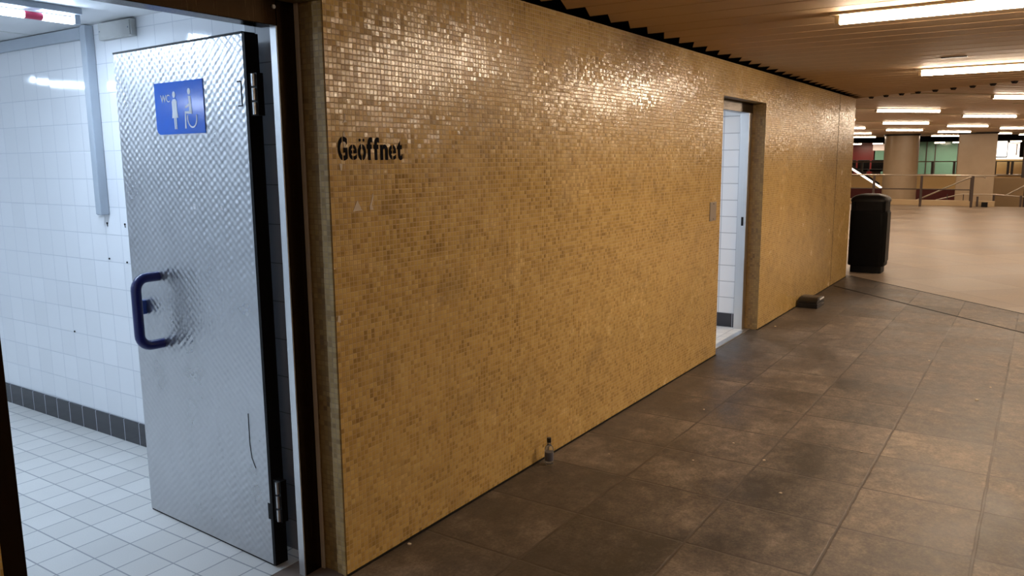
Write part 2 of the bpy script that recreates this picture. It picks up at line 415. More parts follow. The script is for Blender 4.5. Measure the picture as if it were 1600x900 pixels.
# passage ceiling: folded sheet, seams along Y, toothed edge along the wall
PZ, TD = 2.362, .108
P = .252; ZL, ZH = 2.360, 2.400
def saw_polyline(t0, t1, off, ZL=2.3975, ZH=2.4005):
    k0 = math.floor((t0-off)/P)-1; pts = []; k = k0
    while off + k*P < t1 + P:
        a, b = off+k*P, off+(k+1)*P
        if b > t0 and a < t1:
            sa, sb = max(a, t0), min(b, t1)
            za = ZL + (ZH-ZL)*(sa-a)/P; zb = ZL + (ZH-ZL)*(sb-a)/P
            pts.append((sa, za)); pts.append((sb, zb))
        k += 1
    return pts
bm = bmesh.new()
def yr(x): return -10 if x < edge_x(-10) else 2.14 + (x-11.46)*math.tan(R(50))
k = -35
while 3.704+k*P < edge_x(2.12)-.02:
    xa, xb = max(-5.0, 3.704+k*P), min(3.704+(k+1)*P, edge_x(2.12))
    k += 1
    if xb <= -5: continue
    ya, yb = max(-10, yr(xa)), max(-10, yr(xb))
    za, zb = PZ, PZ+.0012
    q = [bm.verts.new(v) for v in ((xa, ya, za), (xa, 2.122-TD, za), (xb, 2.122, zb), (xb, min(yb, 2.10), zb))]
    bm.faces.new(q)
me = bpy.data.meshes.new('ceiling'); bm.to_mesh(me); bm.free(); me.materials.append(M['ceiling'])
o = bpy.data.objects.new('ceiling', me); COL.objects.link(o); struct(o, 'tan folded sheet ceiling over the passage')
sm = o.modifiers.new('thickness', 'SOLIDIFY'); sm.thickness = .004; sm.offset = 0
# concrete deck above everything
mb = MB(); mb.box(-5.2, 52, -10.2, 13.2, 2.46, 2.7); o = mb.build('ceiling_slab', M['far_wall']); struct(o, 'concrete deck above the ceilings'); o.name = 'ceiling'

# hall ceiling: same sheet, turned, slightly lower, with closed ends
TH = R(-43.0); T = Vector((math.cos(TH), math.sin(TH))); N = Vector((-T.y, T.x))
# edge line direction in plan is N rotated; the sheet starts on the line through (11.46,2.14) at 50 deg
bm = bmesh.new(); DZ = -.022
def on_edge(n):   # point on the slanted edge with N-coordinate n, found along T
    # edge: p = (11.46,2.14) + s*(cos50, sin50)
    e = Vector((math.cos(R(50)), math.sin(R(50)))); p0 = Vector((11.46, 2.14))
    s = (n - p0.dot(N))/e.dot(N); p = p0 + e*s; return p.dot(T)
pl = saw_polyline(-3.0, 46.0, 9.62)
ple = saw_polyline(-3.0, 13.0, 9.62, 2.345, 2.385)
for (na, za), (nb, zb) in zip(pl, pl[1:]):
    if nb-na < 1e-6 and abs(zb-za) < 1e-6: continue
    ta, tb = on_edge(na), on_edge(nb)
    def W(t, n, z): v = T*t + N*n; return (v.x, v.y, z+DZ)
    for sgn in (1,):
        q = [bm.verts.new(c) for c in (W(ta, na, za), W(ta+46, na, za), W(tb+46, nb, zb), W(tb, nb, zb))]
        bm.faces.new(q)
    if ta is not None:   # part of the sheet left of the edge, over the hall behind the block
        pass
me = bpy.data.meshes.new('ceiling'); bm.to_mesh(me); bm.free(); me.materials.append(M['hall_ceiling'])
o = bpy.data.objects.new('ceiling', me); COL.objects.link(o); struct(o, 'tan folded sheet ceiling over the hall')
sm = o.modifiers.new('thickness', 'SOLIDIFY'); sm.thickness = .004; sm.offset = 0
# end fascia of the passage ceiling with small dark teeth hanging below it
mb = MB(); e = Vector((math.cos(R(50)), math.sin(R(50)))); p0 = Vector((11.46, 2.14)); ang = R(50)
m = Matrix.Translation((p0.x, p0.y, 0)) @ Matrix.Rotation(ang, 4, 'Z')
mb.box(-15, .2, -.006, .006, 2.359, 2.402, rot=m)
struct(mb.build('trim_5', M['ceiling']), 'edge strip where the passage ceiling meets the hall ceiling')
mb = MB()
for k in range(48):
    s_ = -.25 - .262*k; n0 = len(mb.bm.verts)
    mb.prism([(s_-.034, 2.364), (s_+.034, 2.364), (s_+.010, 2.336), (s_-.006, 2.336)], 'y', -.012, .03)
mb.xf(m)
struct(mb.build('trim_12', M['rubber']), 'row of small dark teeth along the edge between the two ceilings')

# outer shell
mb = MB(); mb.box(-5, 52, -10.2, -10, -3, 2.7); struct(mb.build('wall_right', M['side_wall']))
mb = MB(); mb.box(-5.2, -5, -10.2, 13.2, -.2, 2.7); struct(mb.build('wall_rear', M['side_wall']))
mb = MB(); mb.box(XE, 52, 13, 13.2, -3, 2.7); struct(mb.build('wall_left', M['side_wall']))
mb = MB(); mb.box(52, 52.2, -10.2, 13.2, -3, 2.7); struct(mb.build('wall_far', M['far_wall']))

# ---- toilet room (white tiles)
X0 = -3.0; XW = 2.43; YD = 10.0; ZC = 2.33
mb = MB(); mb.box(XW, XW+.1, WB, YD, 0, 2.40); struct(mb.build('wall_back', M['wc_tile']), 'white tiled wall inside the toilet')
mb = MB(); mb.box(X0-.1, X0, WB, YD, 0, 2.40); struct(mb.build('wall_side', M['wc_tile']))
mb = MB(); mb.box(2.062, XW+.05, WB+.021, 2.60, 0, ZC); struct(mb.build('wall_added_pier', M['pier_shade_tile']), 'added pier behind the open door leaf, its tiles darkened as shade')  # pier added so the gap at the hinges stays dark
mb = MB(); mb.box(X0, XW, YD, YD+.1, 0, 2.40); struct(mb.build('wall_deep', M['wc_tile_x']))
mb = MB(); mb.box(X0, XA+.02, WB, WB+.02, 0, ZC); mb.box(XB, 2.061, WB, WB+.02, 0, ZC); mb.box(XA+.02, XB, WB, WB+.02, HT, ZC)
struct(mb.build('wall_inside', M['wc_tile_x']))
mb = MB(); mb.box(X0, XW, WB, YD, ZC, ZC+.03); struct(mb.build('ceiling_toilet', M['wc_ceiling']), 'white ceiling of the toilet').name = 'ceiling'
mb = MB(); mb.box(X0, XW, WB+.03, YD, 0.0, .006); struct(mb.build('floor_toilet', M['wc_floor']), 'small white square floor tiles of the toilet').name = 'floor'
mb = MB(); mb.box(XA, XB, WY+.02, WB+.03, 0.0, .004); struct(mb.build('trim_6', M['stone_sill']), 'brown stone threshold of the toilet doorway')
mb = MB(); mb.box(XW-.012, XW, WB+.02, YD, .006, .137, bev=.002); struct(mb.build('baseboard_back', M['base_tile']), 'black tiled base of the white wall')
# seams of the ceiling boards
mb = MB()
for y in (3.62, 4.9, 6.2): mb.box(X0, XW, y, y+.006, ZC-.003, ZC+.001)
struct(mb.build('trim_7', M['vent']), 'joints of the white ceiling boards')

# ---- second small room
mb = MB(); mb.box(7.32, 7.42, WB, 5.0, 0, 2.4); struct(mb.build('wall_small_room_right', M['wc2_tile']), 'white tiled wall behind the second doorway')
mb = MB(); mb.box(5.2, 5.3, WB, 5.0, 0, 2.4); mb.box(5.3, 7.32, 5.0, 5.1, 0, 2.4)
mb.box(5.3, XC, WB, WB+.02, 0, 2.33); struct(mb.build('wall_small_room_left', M['wc_tile_x']))
mb = MB(); mb.box(5.3, 7.32, WB, 5.0, 2.33, 2.36); struct(mb.build('ceiling_small_room', M['wc_ceiling'])).name = 'ceiling'
mb = MB(); mb.box(5.3, 7.32, 2.26, 5.0, 0, .006); struct(mb.build('floor_small_room', M['wc_floor'])).name = 'floor'
mb = MB(); mb.box(XC, XD, 2.205, 2.262, 0, .009, bev=.003); struct(mb.build('trim_8', M['sill_metal']), 'metal threshold strip of the second doorway')
mb = MB(); mb.box(7.306, 7.32, WB, 5.0, .006, .137, bev=.002); struct(mb.build('baseboard_small_room', M['base_tile']), 'black tiled base behind the second doorway')

# ================================================================ DOOR FRAMES
def frame_profile(mb, x0, x1, y0, y1, z0, z1): mb.box(x0, x1, y0, y1, z0, z1, bev=.0025)
fr = empty('door_frame', (XB, 2.30, 0)); tag(fr, kind='structure'); fr.name = 'door_1'
fr['label'] = 'brown metal frame around the toilet doorway'
def rel(mb, o): return mb.xf(Matrix.Translation(-Vector(o.location)))
mb = MB(); mb.box(1.942, XB-.004, 2.275, 2.306, 0, HT, bev=.002); mb.box(1.985, XB-.004, 2.306, 2.362, 0, HT, bev=.002)
rel(mb, fr).build('frame_post', M['frame_metal'], fr)
mb = MB(); mb.box(XB-.011, XB-.004, 2.255, 2.2745, 0, HT, bev=.002); p = rel(mb, fr).build('frame_bead', M['bead'], fr); p['label'] = 'thin pale bead between frame and mosaic'
mb = MB(); mb.box(1.936, 1.9415, 2.2745, 2.307, 0, 2.068, bev=.001); p = rel(mb, fr).build('frame_lining', M['frame_inner'], fr); p['label'] = 'pale brushed lining of the frame post'
mb = MB(); frame_profile(mb, XA+.02, .958, 2.275, 2.355, 0, HT); rel(mb, fr).build('frame_post', M['frame_metal'], fr)
mb = MB(); frame_profile(mb, .958, 1.9415, 2.276, 2.355, 2.068, HT-.001); rel(mb, fr).build('frame_header', M['frame_metal'], fr)
mb = MB()
for (hx, hz) in ((1.93, 2.13),): mb.tube([(hx, 2.270, hz), (hx, 2.277, hz)], .007, 10)
rel(mb, fr).build('screw', M['hinge'], fr, smooth=True)

fr2 = empty('door_2', (XD, 2.25, 0)); tag(fr2, 'grey metal frame of the second, far doorway', kind='structure')
mb = MB(); mb.box(7.262, XD-.001, 2.262, 2.345, 0, 2.02, bev=.003)
rel(mb, fr2).build('frame_post', M['frame_inner'], fr2)
mb = MB(); mb.box(XC+.001, XD-.001, 2.258, 2.345, 1.995, HT2-.001, bev=.003); rel(mb, fr2).build('frame_header', M['frame_metal'], fr2)
mb = MB(); mb.box(XC+.001, XC+.045, 2.232, 2.345, 0, 1.995, bev=.003); rel(mb, fr2).build('frame_post', M['frame_inner'], fr2)
mb = MB(); mb.box(7.256, 7.263, 2.285, 2.305, .98, 1.06, bev=.002); rel(mb, fr2).build('strike_plate', M['rubber'], fr2)

# ================================================================ DOOR LEAF
DL = empty('door_3', (1.918, 2.425, 0.0), R(-2.75))
tag(DL, 'open steel door leaf with embossed surface, blue handle and blue sign', kind='structure')
LW = .918; LT = .056
mb = MB(); mb.box(0, LT, .012, LW, .014, 2.055, bev=.0015); mb.build('door_leaf', M['steel_door'], DL)
mb = MB(); mb.box(-.001, LT+.001, -.004, .0125, .012, 2.057, bev=.001); mb.build('edge_seal', M['rubber'], DL)
mb = MB(); mb.box(-.001, LT+.001, .012, LW+.001, 2.055, 2.063, bev=.001); mb.build('top_channel', M['rubber'], DL)
mb = MB(); mb.box(.003, LT-.003, .012, LW-.002, .006, .0145); mb.build('bottom_seal', M['rubber'], DL)
# D handle standing off the leaf
def dpath(z0, z1, out, y, rad=.045, n=7):
    pts = [(0.0, y, z0)]
    for k in range(n+1):
        a = -math.pi/2 + (math.pi/2)*k/n
        pts.append((-(out-rad) - rad*math.cos(a), y, z0+rad+rad*math.sin(a)))
    for k in range(n+1):
        a = (math.pi/2)*k/n
        pts.append((-(out-rad) - rad*math.cos(a), y, z1-rad+rad*math.sin(a)))
    pts.append((0.0, y, z1)); return pts
hd = MB(); hd.tube(dpath(.830, 1.122, .102, .70, .05), .021, 18); h = hd.build('handle', M['navy'], DL, smooth=True); h['label'] = 'navy blue D-shaped pull handle'
mb = MB(); mb.box(-.030, .001, .808, .838, .945, 1.008, bev=.006); mb.box(-.036, -.028, .806, .826, .95, 1.003, bev=.003)
h2 = mb.build('lock', M['navy2'], DL, smooth=True); h2['label'] = 'small blue lock cover beside the handle'
# sign
def sg(y, z):   # plane coords on the leaf: y along leaf, z height
    return (-.0035, y, z)
sy0, sy1, sz0, sz1 = .272, .612, 1.712, 1.915
ch = .022
mb = MB(); mb.prism([(sy0, sz0), (sy1-ch, sz0), (sy1-ch*.3, sz0+ch*.35), (sy1, sz0+ch), (sy1, sz1), (sy0, sz1)], 'x', -.003, .0)
sign = mb.build('sign', M['sign_blue'], DL); sign['label'] = 'blue enamel sign with white WC lettering, standing figure and wheelchair user'
def ell(cy, cz, ry, rz, n=20): return [(cy+ry*math.cos(2*math.pi*k/n), cz+rz*math.sin(2*math.pi*k/n)) for k in range(n)]
# standing woman (image right is -y)
wy = sy1 - .34*.415
mb = MB(); xa, xb = -.0042, -.003
mb.prism(ell(wy, 1.865, .0098, .0125), 'x', xa, xb)
mb.prism([(wy+.009, 1.848), (wy-.009, 1.848), (wy-.017, 1.838), (wy-.017, 1.80), (wy-.021, 1.775), (wy+.021, 1.775), (wy+.017, 1.80), (wy+.017, 1.838)], 'x', xa, xb)
mb.prism([(wy+.009, 1.775), (wy+.002, 1.775), (wy+.002, 1.731), (wy+.008, 1.731)], 'x', xa, xb)
mb.prism([(wy-.002, 1.775), (wy-.009, 1.775), (wy-.008, 1.731), (wy-.002, 1.731)], 'x', xa, xb)
mb.build('standing_figure', M['white_paint'], sign)
cy = sy1 - .34*.725
mb = MB(); mb.prism(ell(cy, 1.872, .0098, .0125), 'x', xa, xb)
mb.prism([(cy+.006, 1.855), (cy-.009, 1.855), (cy-.013, 1.80), (cy-.013, 1.792), (cy+.004, 1.792)], 'x', xa, xb)
mb.prism([(cy+.002, 1.828), (cy+.030, 1.816), (cy+.030, 1.809), (cy+.002, 1.818)], 'x', xa, xb)
mb.prism([(cy-.013, 1.798), (cy+.036, 1.798), (cy+.036, 1.790), (cy-.013, 1.786)], 'x', xa, xb)
mb.prism([(cy+.036, 1.798), (cy+.029, 1.798), (cy+.031, 1.732), (cy+.040, 1.732)], 'x', xa, xb)
n = 22; oc = (cy-.012, 1.773)      # open wheel ring
A0, A1 = R(165), R(375)
outer = [(oc[0]+.034*math.cos(A0+(A1-A0)*k/n), oc[1]+.040*math.sin(A0+(A1-A0)*k/n)) for k in range(n+1)]
inner = [(oc[0]+.0285*math.cos(A0+(A1-A0)*k/n), oc[1]+.0345*math.sin(A0+(A1-A0)*k/n)) for k in range(n+1)]
for k in range(n): mb.prism([outer[k], outer[k+1], inner[k+1], inner[k]], 'x', xa, xb)
mb.build('wheelchair_figure', M['white_paint'], sign)
def text_mesh(body, size, name, mat, extrude=.0006, sx=1.0, offset=0.0, cut=None):
    c = bpy.data.curves.new('t', 'FONT'); c.body = body; c.size = size; c.extrude = extrude; c.offset = offset
    o = bpy.data.objects.new('t', c); COL.objects.link(o)
    dg = bpy.context.evaluated_depsgraph_get(); dg.update()
    me = bpy.data.meshes.new_from_object(o.evaluated_get(dg)); bpy.data.objects.remove(o)
    bm = bmesh.new(); bm.from_mesh(me)
    for v in bm.verts: v.co.x *= sx
    return bm
tb = text_mesh('WC', .042, 'x', None, sx=.9)
for v in tb.verts: v.co = Vector((-.0036 - v.co.z, sy1-.045 - v.co.x, 1.838 + v.co.y))
mbb = MB(); mbb.bm.free(); mbb.bm = tb; mbb.build('letters', M['white_paint'], sign)
# hinges, keeps and small marks
for z0, z1 in ((1.765, 1.915), (.205, .375)):
    hg = MB(); hg.box(.006, .034, -.052, -.003, z0, z1, bev=.001); hp = hg.build('hinge', M['rubber'], DL)
    L = (z1-z0)/3
    for k in range(3):
        kb = MB(); kb.tube([(.004, -.036, z0+k*L+.004), (.004, -.036, z0+(k+1)*L-.004)], .0085, 12); kb.build('knuckle', M['hinge'], hp, smooth=True)
mb = MB(); mb.box(-.0012, 0, .030, .036, 1.80, 1.89); mb.box(-.0012, 0, .036, .058, 1.887, 1.892); mb.box(-.0012, 0, .036, .058, 1.80, 1.805)
mb.build('hinge_cutout', M['rubber'], DL)
mb = MB(); mb.box(-.0012, 0, .013, .026, .205, .272); mb.build('hinge_cutout', M['rubber'], DL)
for (y, z, s) in ((.385, 1.56, .010), (.385, 1.425, .011), (.205, 1.425, .008)):
    mb = MB(); mb.prism([(y-s, z-s), (y+s, z-s*.8), (y+s*.8, z+s), (y-s*.4, z+s*.8)], 'x', -.0012, 0)
    mb.build('sticker_scrap', M['scrap_or_highlight'], DL)
mb = MB(); mb.tube([(-.001, .118, .62), (-.0012, .120, .50), (-.001, .112, .44), (-.0012, .09, .40)], .0012, 5); mb.build('scratch', M['rubber'], DL)

# ================================================================ WC FITTINGS
# lamp
def lamp(name, x0, x1, y, zc, mat_t, mat_h, wd=.05, r=.015, hh=.05, gap=.012, label=None, group=None, red=False):
    L = x1-x0; e = empty(name, ((x0+x1)/2, y, zc))
    tag(e, label, 'ceiling light', group)
    mb = MB(); mb.box(-L/2, L/2, -wd/2, wd/2, -hh, 0, bev=.004); mb.build('housing', mat_h, e)
    for s_ in (-1, 1):
        mb = MB(); mb.box(s_*(L/2-.012)-.014, s_*(L/2-.012)+.014, -r*1.1, r*1.1, -hh-gap-2*r, -hh+.002, bev=.003); mb.build('socket', mat_h, e)
    mb = MB(); mb.tube([(-L/2+.03, 0, -hh-gap-r), (L/2-.03, 0, -hh-gap-r)], r, 14); mb.build('tube', mat_t, e, smooth=True)
    ld = bpy.data.lights.new('tube_glow', 'AREA'); ld.shape = 'RECTANGLE'; ld.size = L-.06; ld.size_y = 2*r; ld.energy = W_WC; ld.color = COOL
    lo = bpy.data.objects.new('tube_glow', ld); COL.objects.link(lo); lo.parent = e; lo.location = (0, 0, -hh-gap-2*r-.0005)
    return e
l = lamp('tube_light', .93, 2.15, 3.93, ZC, M['tube_cool'], M['alu'], wd=.085, r=.016, hh=.03, label='daylight tube lamp with grey housing on the white toilet ceiling')
mb = MB(); mb.tube([(.36, 0, -.058), (.44, 0, -.058)], .0167, 14); q = mb.build('tube_label', M['red_label'], l, smooth=True); q['label'] = 'red printed label on the tube'
lamp('tube_light', .3, 1.5, 6.95, ZC, M['tube_cool'], M['alu'], wd=.085, r=.016, hh=.03, label='middle daylight tube lamp deeper inside the toilet', group='tube lamps inside the toilet')
lamp('tube_light', -2.4, -1.2, 8.6, ZC, M['tube_cool'], M['alu'], wd=.085, r=.016, hh=.03, label='deepest daylight tube lamp inside the toilet', group='tube lamps inside the toilet')
lamp('tube_light', -1.6, -.4, 4.6, ZC, M['tube_cool'], M['alu'], wd=.085, r=.016, hh=.03, label='daylight tube lamp at the far side of the toilet', group='tube lamps inside the toilet')
lamp('tube_light', 5.6, 6.8, 3.5, ZC, M['tube_cool2'], M['housing'], wd=.085, r=.016, hh=.03, label='daylight tube lamp on the ceiling behind the second doorway')
# grey channel frame hung on the tiles
cf = empty('wall_frame', (XW, 4.3, 1.31)); tag(cf, 'grey metal channel frame fixed to the white tiles left of the door', 'frame')
mb = MB(); mb.box(XW-.05, XW-.002, 4.300, 4.345, 1.318, 2.325, bev=.003); mb.box(XW-.022, XW-.002, 4.345, 4.405, 1.318, 2.325, bev=.003)
rel(mb, cf).build('upright', M['alu'], cf)
mb = MB(); mb.box(XW-.022, XW-.002, 4.4055, 7.4, 2.262, 2.325, bev=.003); rel(mb, cf).build('crossbar', M['alu'], cf)
mb = MB(); mb.box(XW-.022, XW-.002, 7.4, 7.49, 1.318, 2.325, bev=.003); rel(mb, cf).build('upright', M['alu'], cf)
# small box
bx = empty('junction_box', (XW, 4.055, 2.24)); tag(bx, 'off-white rectangular box high on the tiled wall above the door', 'box')
mb = MB(); mb.box(XW-.03, XW-.001, 3.905, 4.207, 2.238, 2.323, bev=.003); rel(mb, bx).build('body', M['vent'], bx)
mb = MB(); mb.box(XW-.034, XW-.0295, 3.912, 4.200, 2.244, 2.317, bev=.002); rel(mb, bx).build('cover', M['vent'], bx)
for y in (3.925, 4.187):
    mb = MB(); mb.tube([(XW-.037, y, 2.28), (XW-.033, y, 2.28)], .004, 8); rel(mb, bx).build('screw', M['alu'], bx)
for (y, z, s_) in ((4.335, 1.27, 'below the grey channel frame'), (4.16, 1.27, 'beside the foot of the grey channel frame'), (4.345, 1.07, 'middle of the white wall'), (4.17, 1.06, 'middle of the white wall near the door'), (4.80, .60, 'low on the white wall')):
    mb = MB(); mb.tube([(XW-.004, y, z), (XW+.002, y, z)], .0055, 9)
    if z > 1.2: mb.tube([(XW-.003, y-.004, z-.018), (XW-.003, y, z)], .002, 6)
    o = mb.build('wall_plug', M['rubber'], None, smooth=True); tag(o, 'dark screw hole in the white tiles, '+s_, 'wall plug', 'screw holes in the tiled wall')

# ================================================================ WALL WRITING AND SCRAPS
glyphs = [('G', .047), ('e', .041), ('o', .041), ('f', .030), ('f', .030), ('n', .041), ('e', .041), ('t', .030)]
bmA = bmesh.new(); x = 0.0
H_ = .112
def add_bm(dst, src, off):
    mp = {}
    for v in src.verts: mp[v] = dst.verts.new(v.co + Vector(off))
    for f in src.faces:
        try: dst.faces.new([mp[v] for v in f.verts])
        except ValueError: pass
centres = []
tot = 0
for g, adv in glyphs:
    b = text_mesh(g, H_, 'g', None, extrude=.0004, offset=(.0020 if g == 'e' else .0040))
    xs = [v.co.x for v in b.verts]; lo, hi = min(xs), max(xs); wdt = hi-lo
    tgt = adv*1.0
    for v in b.verts: v.co.x = (v.co.x-lo)*tgt/wdt
    if g in 'Geo':           # the bridges a stencil leaves
        c0 = tgt*.50; bw = .0028
        for cx, keep in ((c0-bw, -1), (c0+bw, 1)):
            pass
        geo = b.verts[:]+b.edges[:]+b.faces[:]
        L = b.copy()
        bmesh.ops.bisect_plane(b, geom=geo, plane_co=(c0-bw, 0, 0), plane_no=(1, 0, 0), clear_outer=True)
        geo = L.verts[:]+L.edges[:]+L.faces[:]
        bmesh.ops.bisect_plane(L, geom=geo, plane_co=(c0+bw, 0, 0), plane_no=(1, 0, 0), clear_inner=True)
        add_bm(bmA, b, (x, 0, 0)); add_bm(bmA, L, (x, 0, 0)); L.free()
    else: add_bm(bmA, b, (x, 0, 0))
    if g == 'o': centres.append(x+tgt/2)
    b.free(); x += tgt + .0058
print('TEXTW', x)
sx = .355/x
for v in bmA.verts: v.co.x *= sx
for c in centres:            # the two dots
    for dx in (-.010, .010):
        vs = [bmA.verts.new(((c*sx+dx)+.0055*math.cos(k*math.pi/4), .070+.0062*math.sin(k*math.pi/4), .0004)) for k in range(8)]
        bmA.faces.new(vs)
for v in bmA.verts: v.co = Vector((2.074+v.co.x, WY-.0012-v.co.z, 1.607+v.co.y))
me = bpy.data.meshes.new('stencil_lettering'); bmA.to_mesh(me); bmA.free(); me.materials.append(M['stencil'])
o = bpy.data.objects.new('stencil_lettering', me); COL.objects.link(o); tag(o, 'black stencilled German word for open on the gold mosaic wall', 'lettering')

def scrap(pts, label):
    mb = MB(); mb.prism(pts, 'y', WY-.0015, WY); o = mb.build('sticker_scrap', M['paper']); tag(o, label, 'sticker scrap', 'torn paper scraps on the mosaic')
scrap([(2.137, 1.414), (2.185, 1.416), (2.163, 1.455)], 'triangular paper scrap on the mosaic below the black word')
scrap([(2.228, 1.416), (2.246, 1.414), (2.244, 1.425), (2.240, 1.432), (2.250, 1.465), (2.246, 1.478), (2.236, 1.445), (2.228, 1.430)], 'narrow torn paper scrap right of the triangular one')
scrap([(2.104, 1.738), (2.126, 1.740), (2.118, 1.747), (2.118, 1.770), (2.114, 1.770), (2.113, 1.747)], 'thin torn paper scrap highest above the black word')
scrap([(2.104, 1.655), (2.112, 1.640), (2.116, 1.690), (2.108, 1.708), (2.102, 1.700)], 'long torn paper scrap across the first black letter')
scrap([(2.078, 1.592), (2.094, 1.590), (2.090, 1.566), (2.083, 1.566)], 'small torn paper scrap under the first black letter')
scrap([(2.036, 1.012), (2.052, 1.006), (2.050, 1.032), (2.040, 1.036)], 'chipped white spot at the doorway corner, waist high')

cp = empty('cover_plate', (6.02, WY, 1.19)); tag(cp, 'grey metal cover plate on the mosaic left of the far doorway', 'cover plate')
mb = MB(); mb.box(5.955, 6.095, WY-.006, WY, 1.115, 1.262, bev=.002); rel(mb, cp).build('plate', M['plate'], cp)
for z in (1.13, 1.247):
    mb = MB(); mb.tube([(6.025, WY-.009, z), (6.025, WY-.005, z)], .004, 8); rel(mb, cp).build('screw', M['darksteel'], cp)

# ================================================================ CEILING LIGHTS
def tube_fixture(cx, cy, ang, z, mt, label, group, L=1.2, r=.02, rail=.05):
    e = empty('tube_light', (cx, cy, z), ang); tag(e, label, 'ceiling light', group)
    mb = MB(); mb.box(-L/2-rail, L/2+.05, -.042, .042, -.016, .004, bev=.003); mb.build('housing', M['housing_tan'], e)
    for s_ in (-1, 1):
        mb = MB(); mb.box(s_*(L/2+.012)-.012, s_*(L/2+.012)+.012, -r, r, -.020-2*r, -.012, bev=.003); mb.build('socket', M['housing_tan'], e)
    mb = MB(); mb.tube([(-L/2, 0, -.022-r), (L/2, 0, -.022-r)], r, 12); mb.build('tube', mt, e, smooth=True)
    ld = bpy.data.lights.new('tube_glow', 'AREA'); ld.shape = 'RECTANGLE'; ld.size = L; ld.size_y = 2*r
    ld.energy = W_PASS if mt is M['tube_warm'] else W_HALL; ld.color = WARM
    lo = bpy.data.objects.new('tube_glow', ld); COL.objects.link(lo); lo.parent = e; lo.location = (0, 0, -.0225-2*r)
    return e
lp = tube_fixture(4.66, .235, R(90), 2.361, M['tube_warm'], 'longest and nearest bright ceiling tube, at the top right', 'ceiling tubes of the passage', L=1.5)
for (x, y, lab) in ((8.01, .235, 'second bright ceiling tube, behind the nearest one'), (4.66, -3.0, 'tube of the passage, out of view to the right'), (8.01, -3.0, 'tube of the passage, out of view to the right'), (-2.2, -1.2, 'tube of the passage behind the viewer')):
    c = copy_tree(lp); c.location = (x, y, 2.361); c['label'] = lab
hl = None; cnt = 0
import itertools
names = {(0, 0): 'large hall tube nearest beyond the passage ceiling, left of the pair'}
def proj(p):
    q = cam.matrix_world.inverted() @ Vector(p); return 800+1239.4*q.x/-q.z, 450-1239.4*q.y/-q.z, -q.z
spots = []
for k in range(-5, 16):
    b = 11.5 + 1.4*k
    for j in range(-12, 12):
        a = 9.44 + 2.95*k + 5.45*j
        p = T*a + N*b
        if p.x < 12.4 or p.x > 34.8 or p.y < -7 or p.y > 11: continue
        ex = 11.46 + (p.y-2.14)/math.tan(R(50))
        if p.x < ex + 1.0: continue
        if math.hypot(p.x-31.6, p.y-4.36) < 2.0: continue
        spots.append((p.x, p.y))
extra = [(4.2, -6.2)]
spots.sort(key=lambda s_: (s_[0]))
vis = 0
ords = ['nearest', 'second nearest', 'third nearest', 'fourth nearest', 'fifth nearest', 'sixth nearest', 'seventh nearest', 'eighth nearest', 'ninth nearest', 'tenth nearest', 'eleventh nearest', 'twelfth nearest', 'thirteenth nearest', 'fourteenth nearest', 'fifteenth nearest', 'sixteenth nearest']
for i, (x, y) in enumerate(spots):
    u, v, d = proj((x, y, 2.3)); seen = 1325 < u < 1640
    if not seen and (x > 31 or y > 9): continue
    if hl is None: hl = c = tube_fixture(x, y, TH, 2.376, M['tube_hall'], '', 'ceiling tubes of the hall', rail=1.2)
    else: c = copy_tree(hl); c.location = (x, y, 2.376)
    if seen:
        c['label'] = '%s of the short bright tubes seen under the hall ceiling' % ords[min(vis, 15)]; vis += 1; print('VIS', round(u), round(v), round(x, 1), round(y, 1))
    else: c['label'] = 'short tube light of the hall ceiling out of view'
    cnt += 1
print('HALL LAMPS', cnt)
# slot in the passage ceiling
mb = MB(); mb.box(7.20, 7.26, .58, .76, 2.354, 2.366, bev=.002); o = mb.build('ceiling_slot', M['grille']); tag(o, 'small dark slot in the tan ceiling between the two long tubes', 'vent')

# ================================================================ BIN
bn = empty('litter_bin', (12.0, 1.995, 0)); tag(bn, 'tall black litter bin with domed lid beyond the mosaic wall corner', 'bin')
def rrect(w_, d_, r, n=5):
    pts = []
    for cx, cy, a0 in ((w_/2-r, d_/2-r, 0), (-w_/2+r, d_/2-r, 90), (-w_/2+r, -d_/2+r, 180), (w_/2-r, -d_/2+r, 270)):
        for k in range(n+1):
            a = R(a0+90*k/n); pts.append((cx+r*math.cos(a), cy+r*math.sin(a)))
    return pts
def loft(mb, levels):
    rings = [[mb.bm.verts.new((p[0], p[1], z)) for p in pts] for pts, z in levels]
    for A, B in zip(rings, rings[1:]):
        for k in range(len(A)): mb.bm.faces.new((A[k], A[(k+1) % len(A)], B[(k+1) % len(A)], B[k]))
    mb.bm.faces.new(rings[0][::-1]); mb.bm.faces.new(rings[-1]); return mb
D = .40
loft(MB(), [(rrect(D-.06, .40, .04), 0), (rrect(D-.06, .40, .04), .115)]).build('plinth', M['bin'], bn, smooth=True)
loft(MB(), [(rrect(D-.02, .465, .07), .10), (rrect(D, .475, .08), .12), (rrect(D, .475, .08), .86)]).build('body', M['bin'], bn, smooth=True)
mb = loft(MB(), [(rrect(D-.03, .445, .07), .855), (rrect(D-.03, .445, .07), .99)]); mb.build('opening_band', M['rubber'], bn, smooth=True)
lv = [(rrect(D+.004, .480, .08), .985), (rrect(D+.004, .480, .08), 1.01)]
for k in range(1, 6):
    a = k/6*math.pi/2; s_ = math.cos(a)*.9+.1; lv.append((rrect((D+.004)*s_, .480*s_, .08*s_), 1.01+.085*math.sin(a)))
loft(MB(), lv).build('lid', M['bin2'], bn, smooth=True)
for y in (-.2, .2):
    mb = MB(); mb.box(-D/2+.01, -D/2+.05, y-.02, y+.02, .85, 1.0, bev=.004); mb.build('post', M['bin'], bn)
    mb = MB(); mb.box(D/2-.05, D/2-.01, y-.02, y+.02, .85, 1.0, bev=.004); mb.build('post', M['bin'], bn)
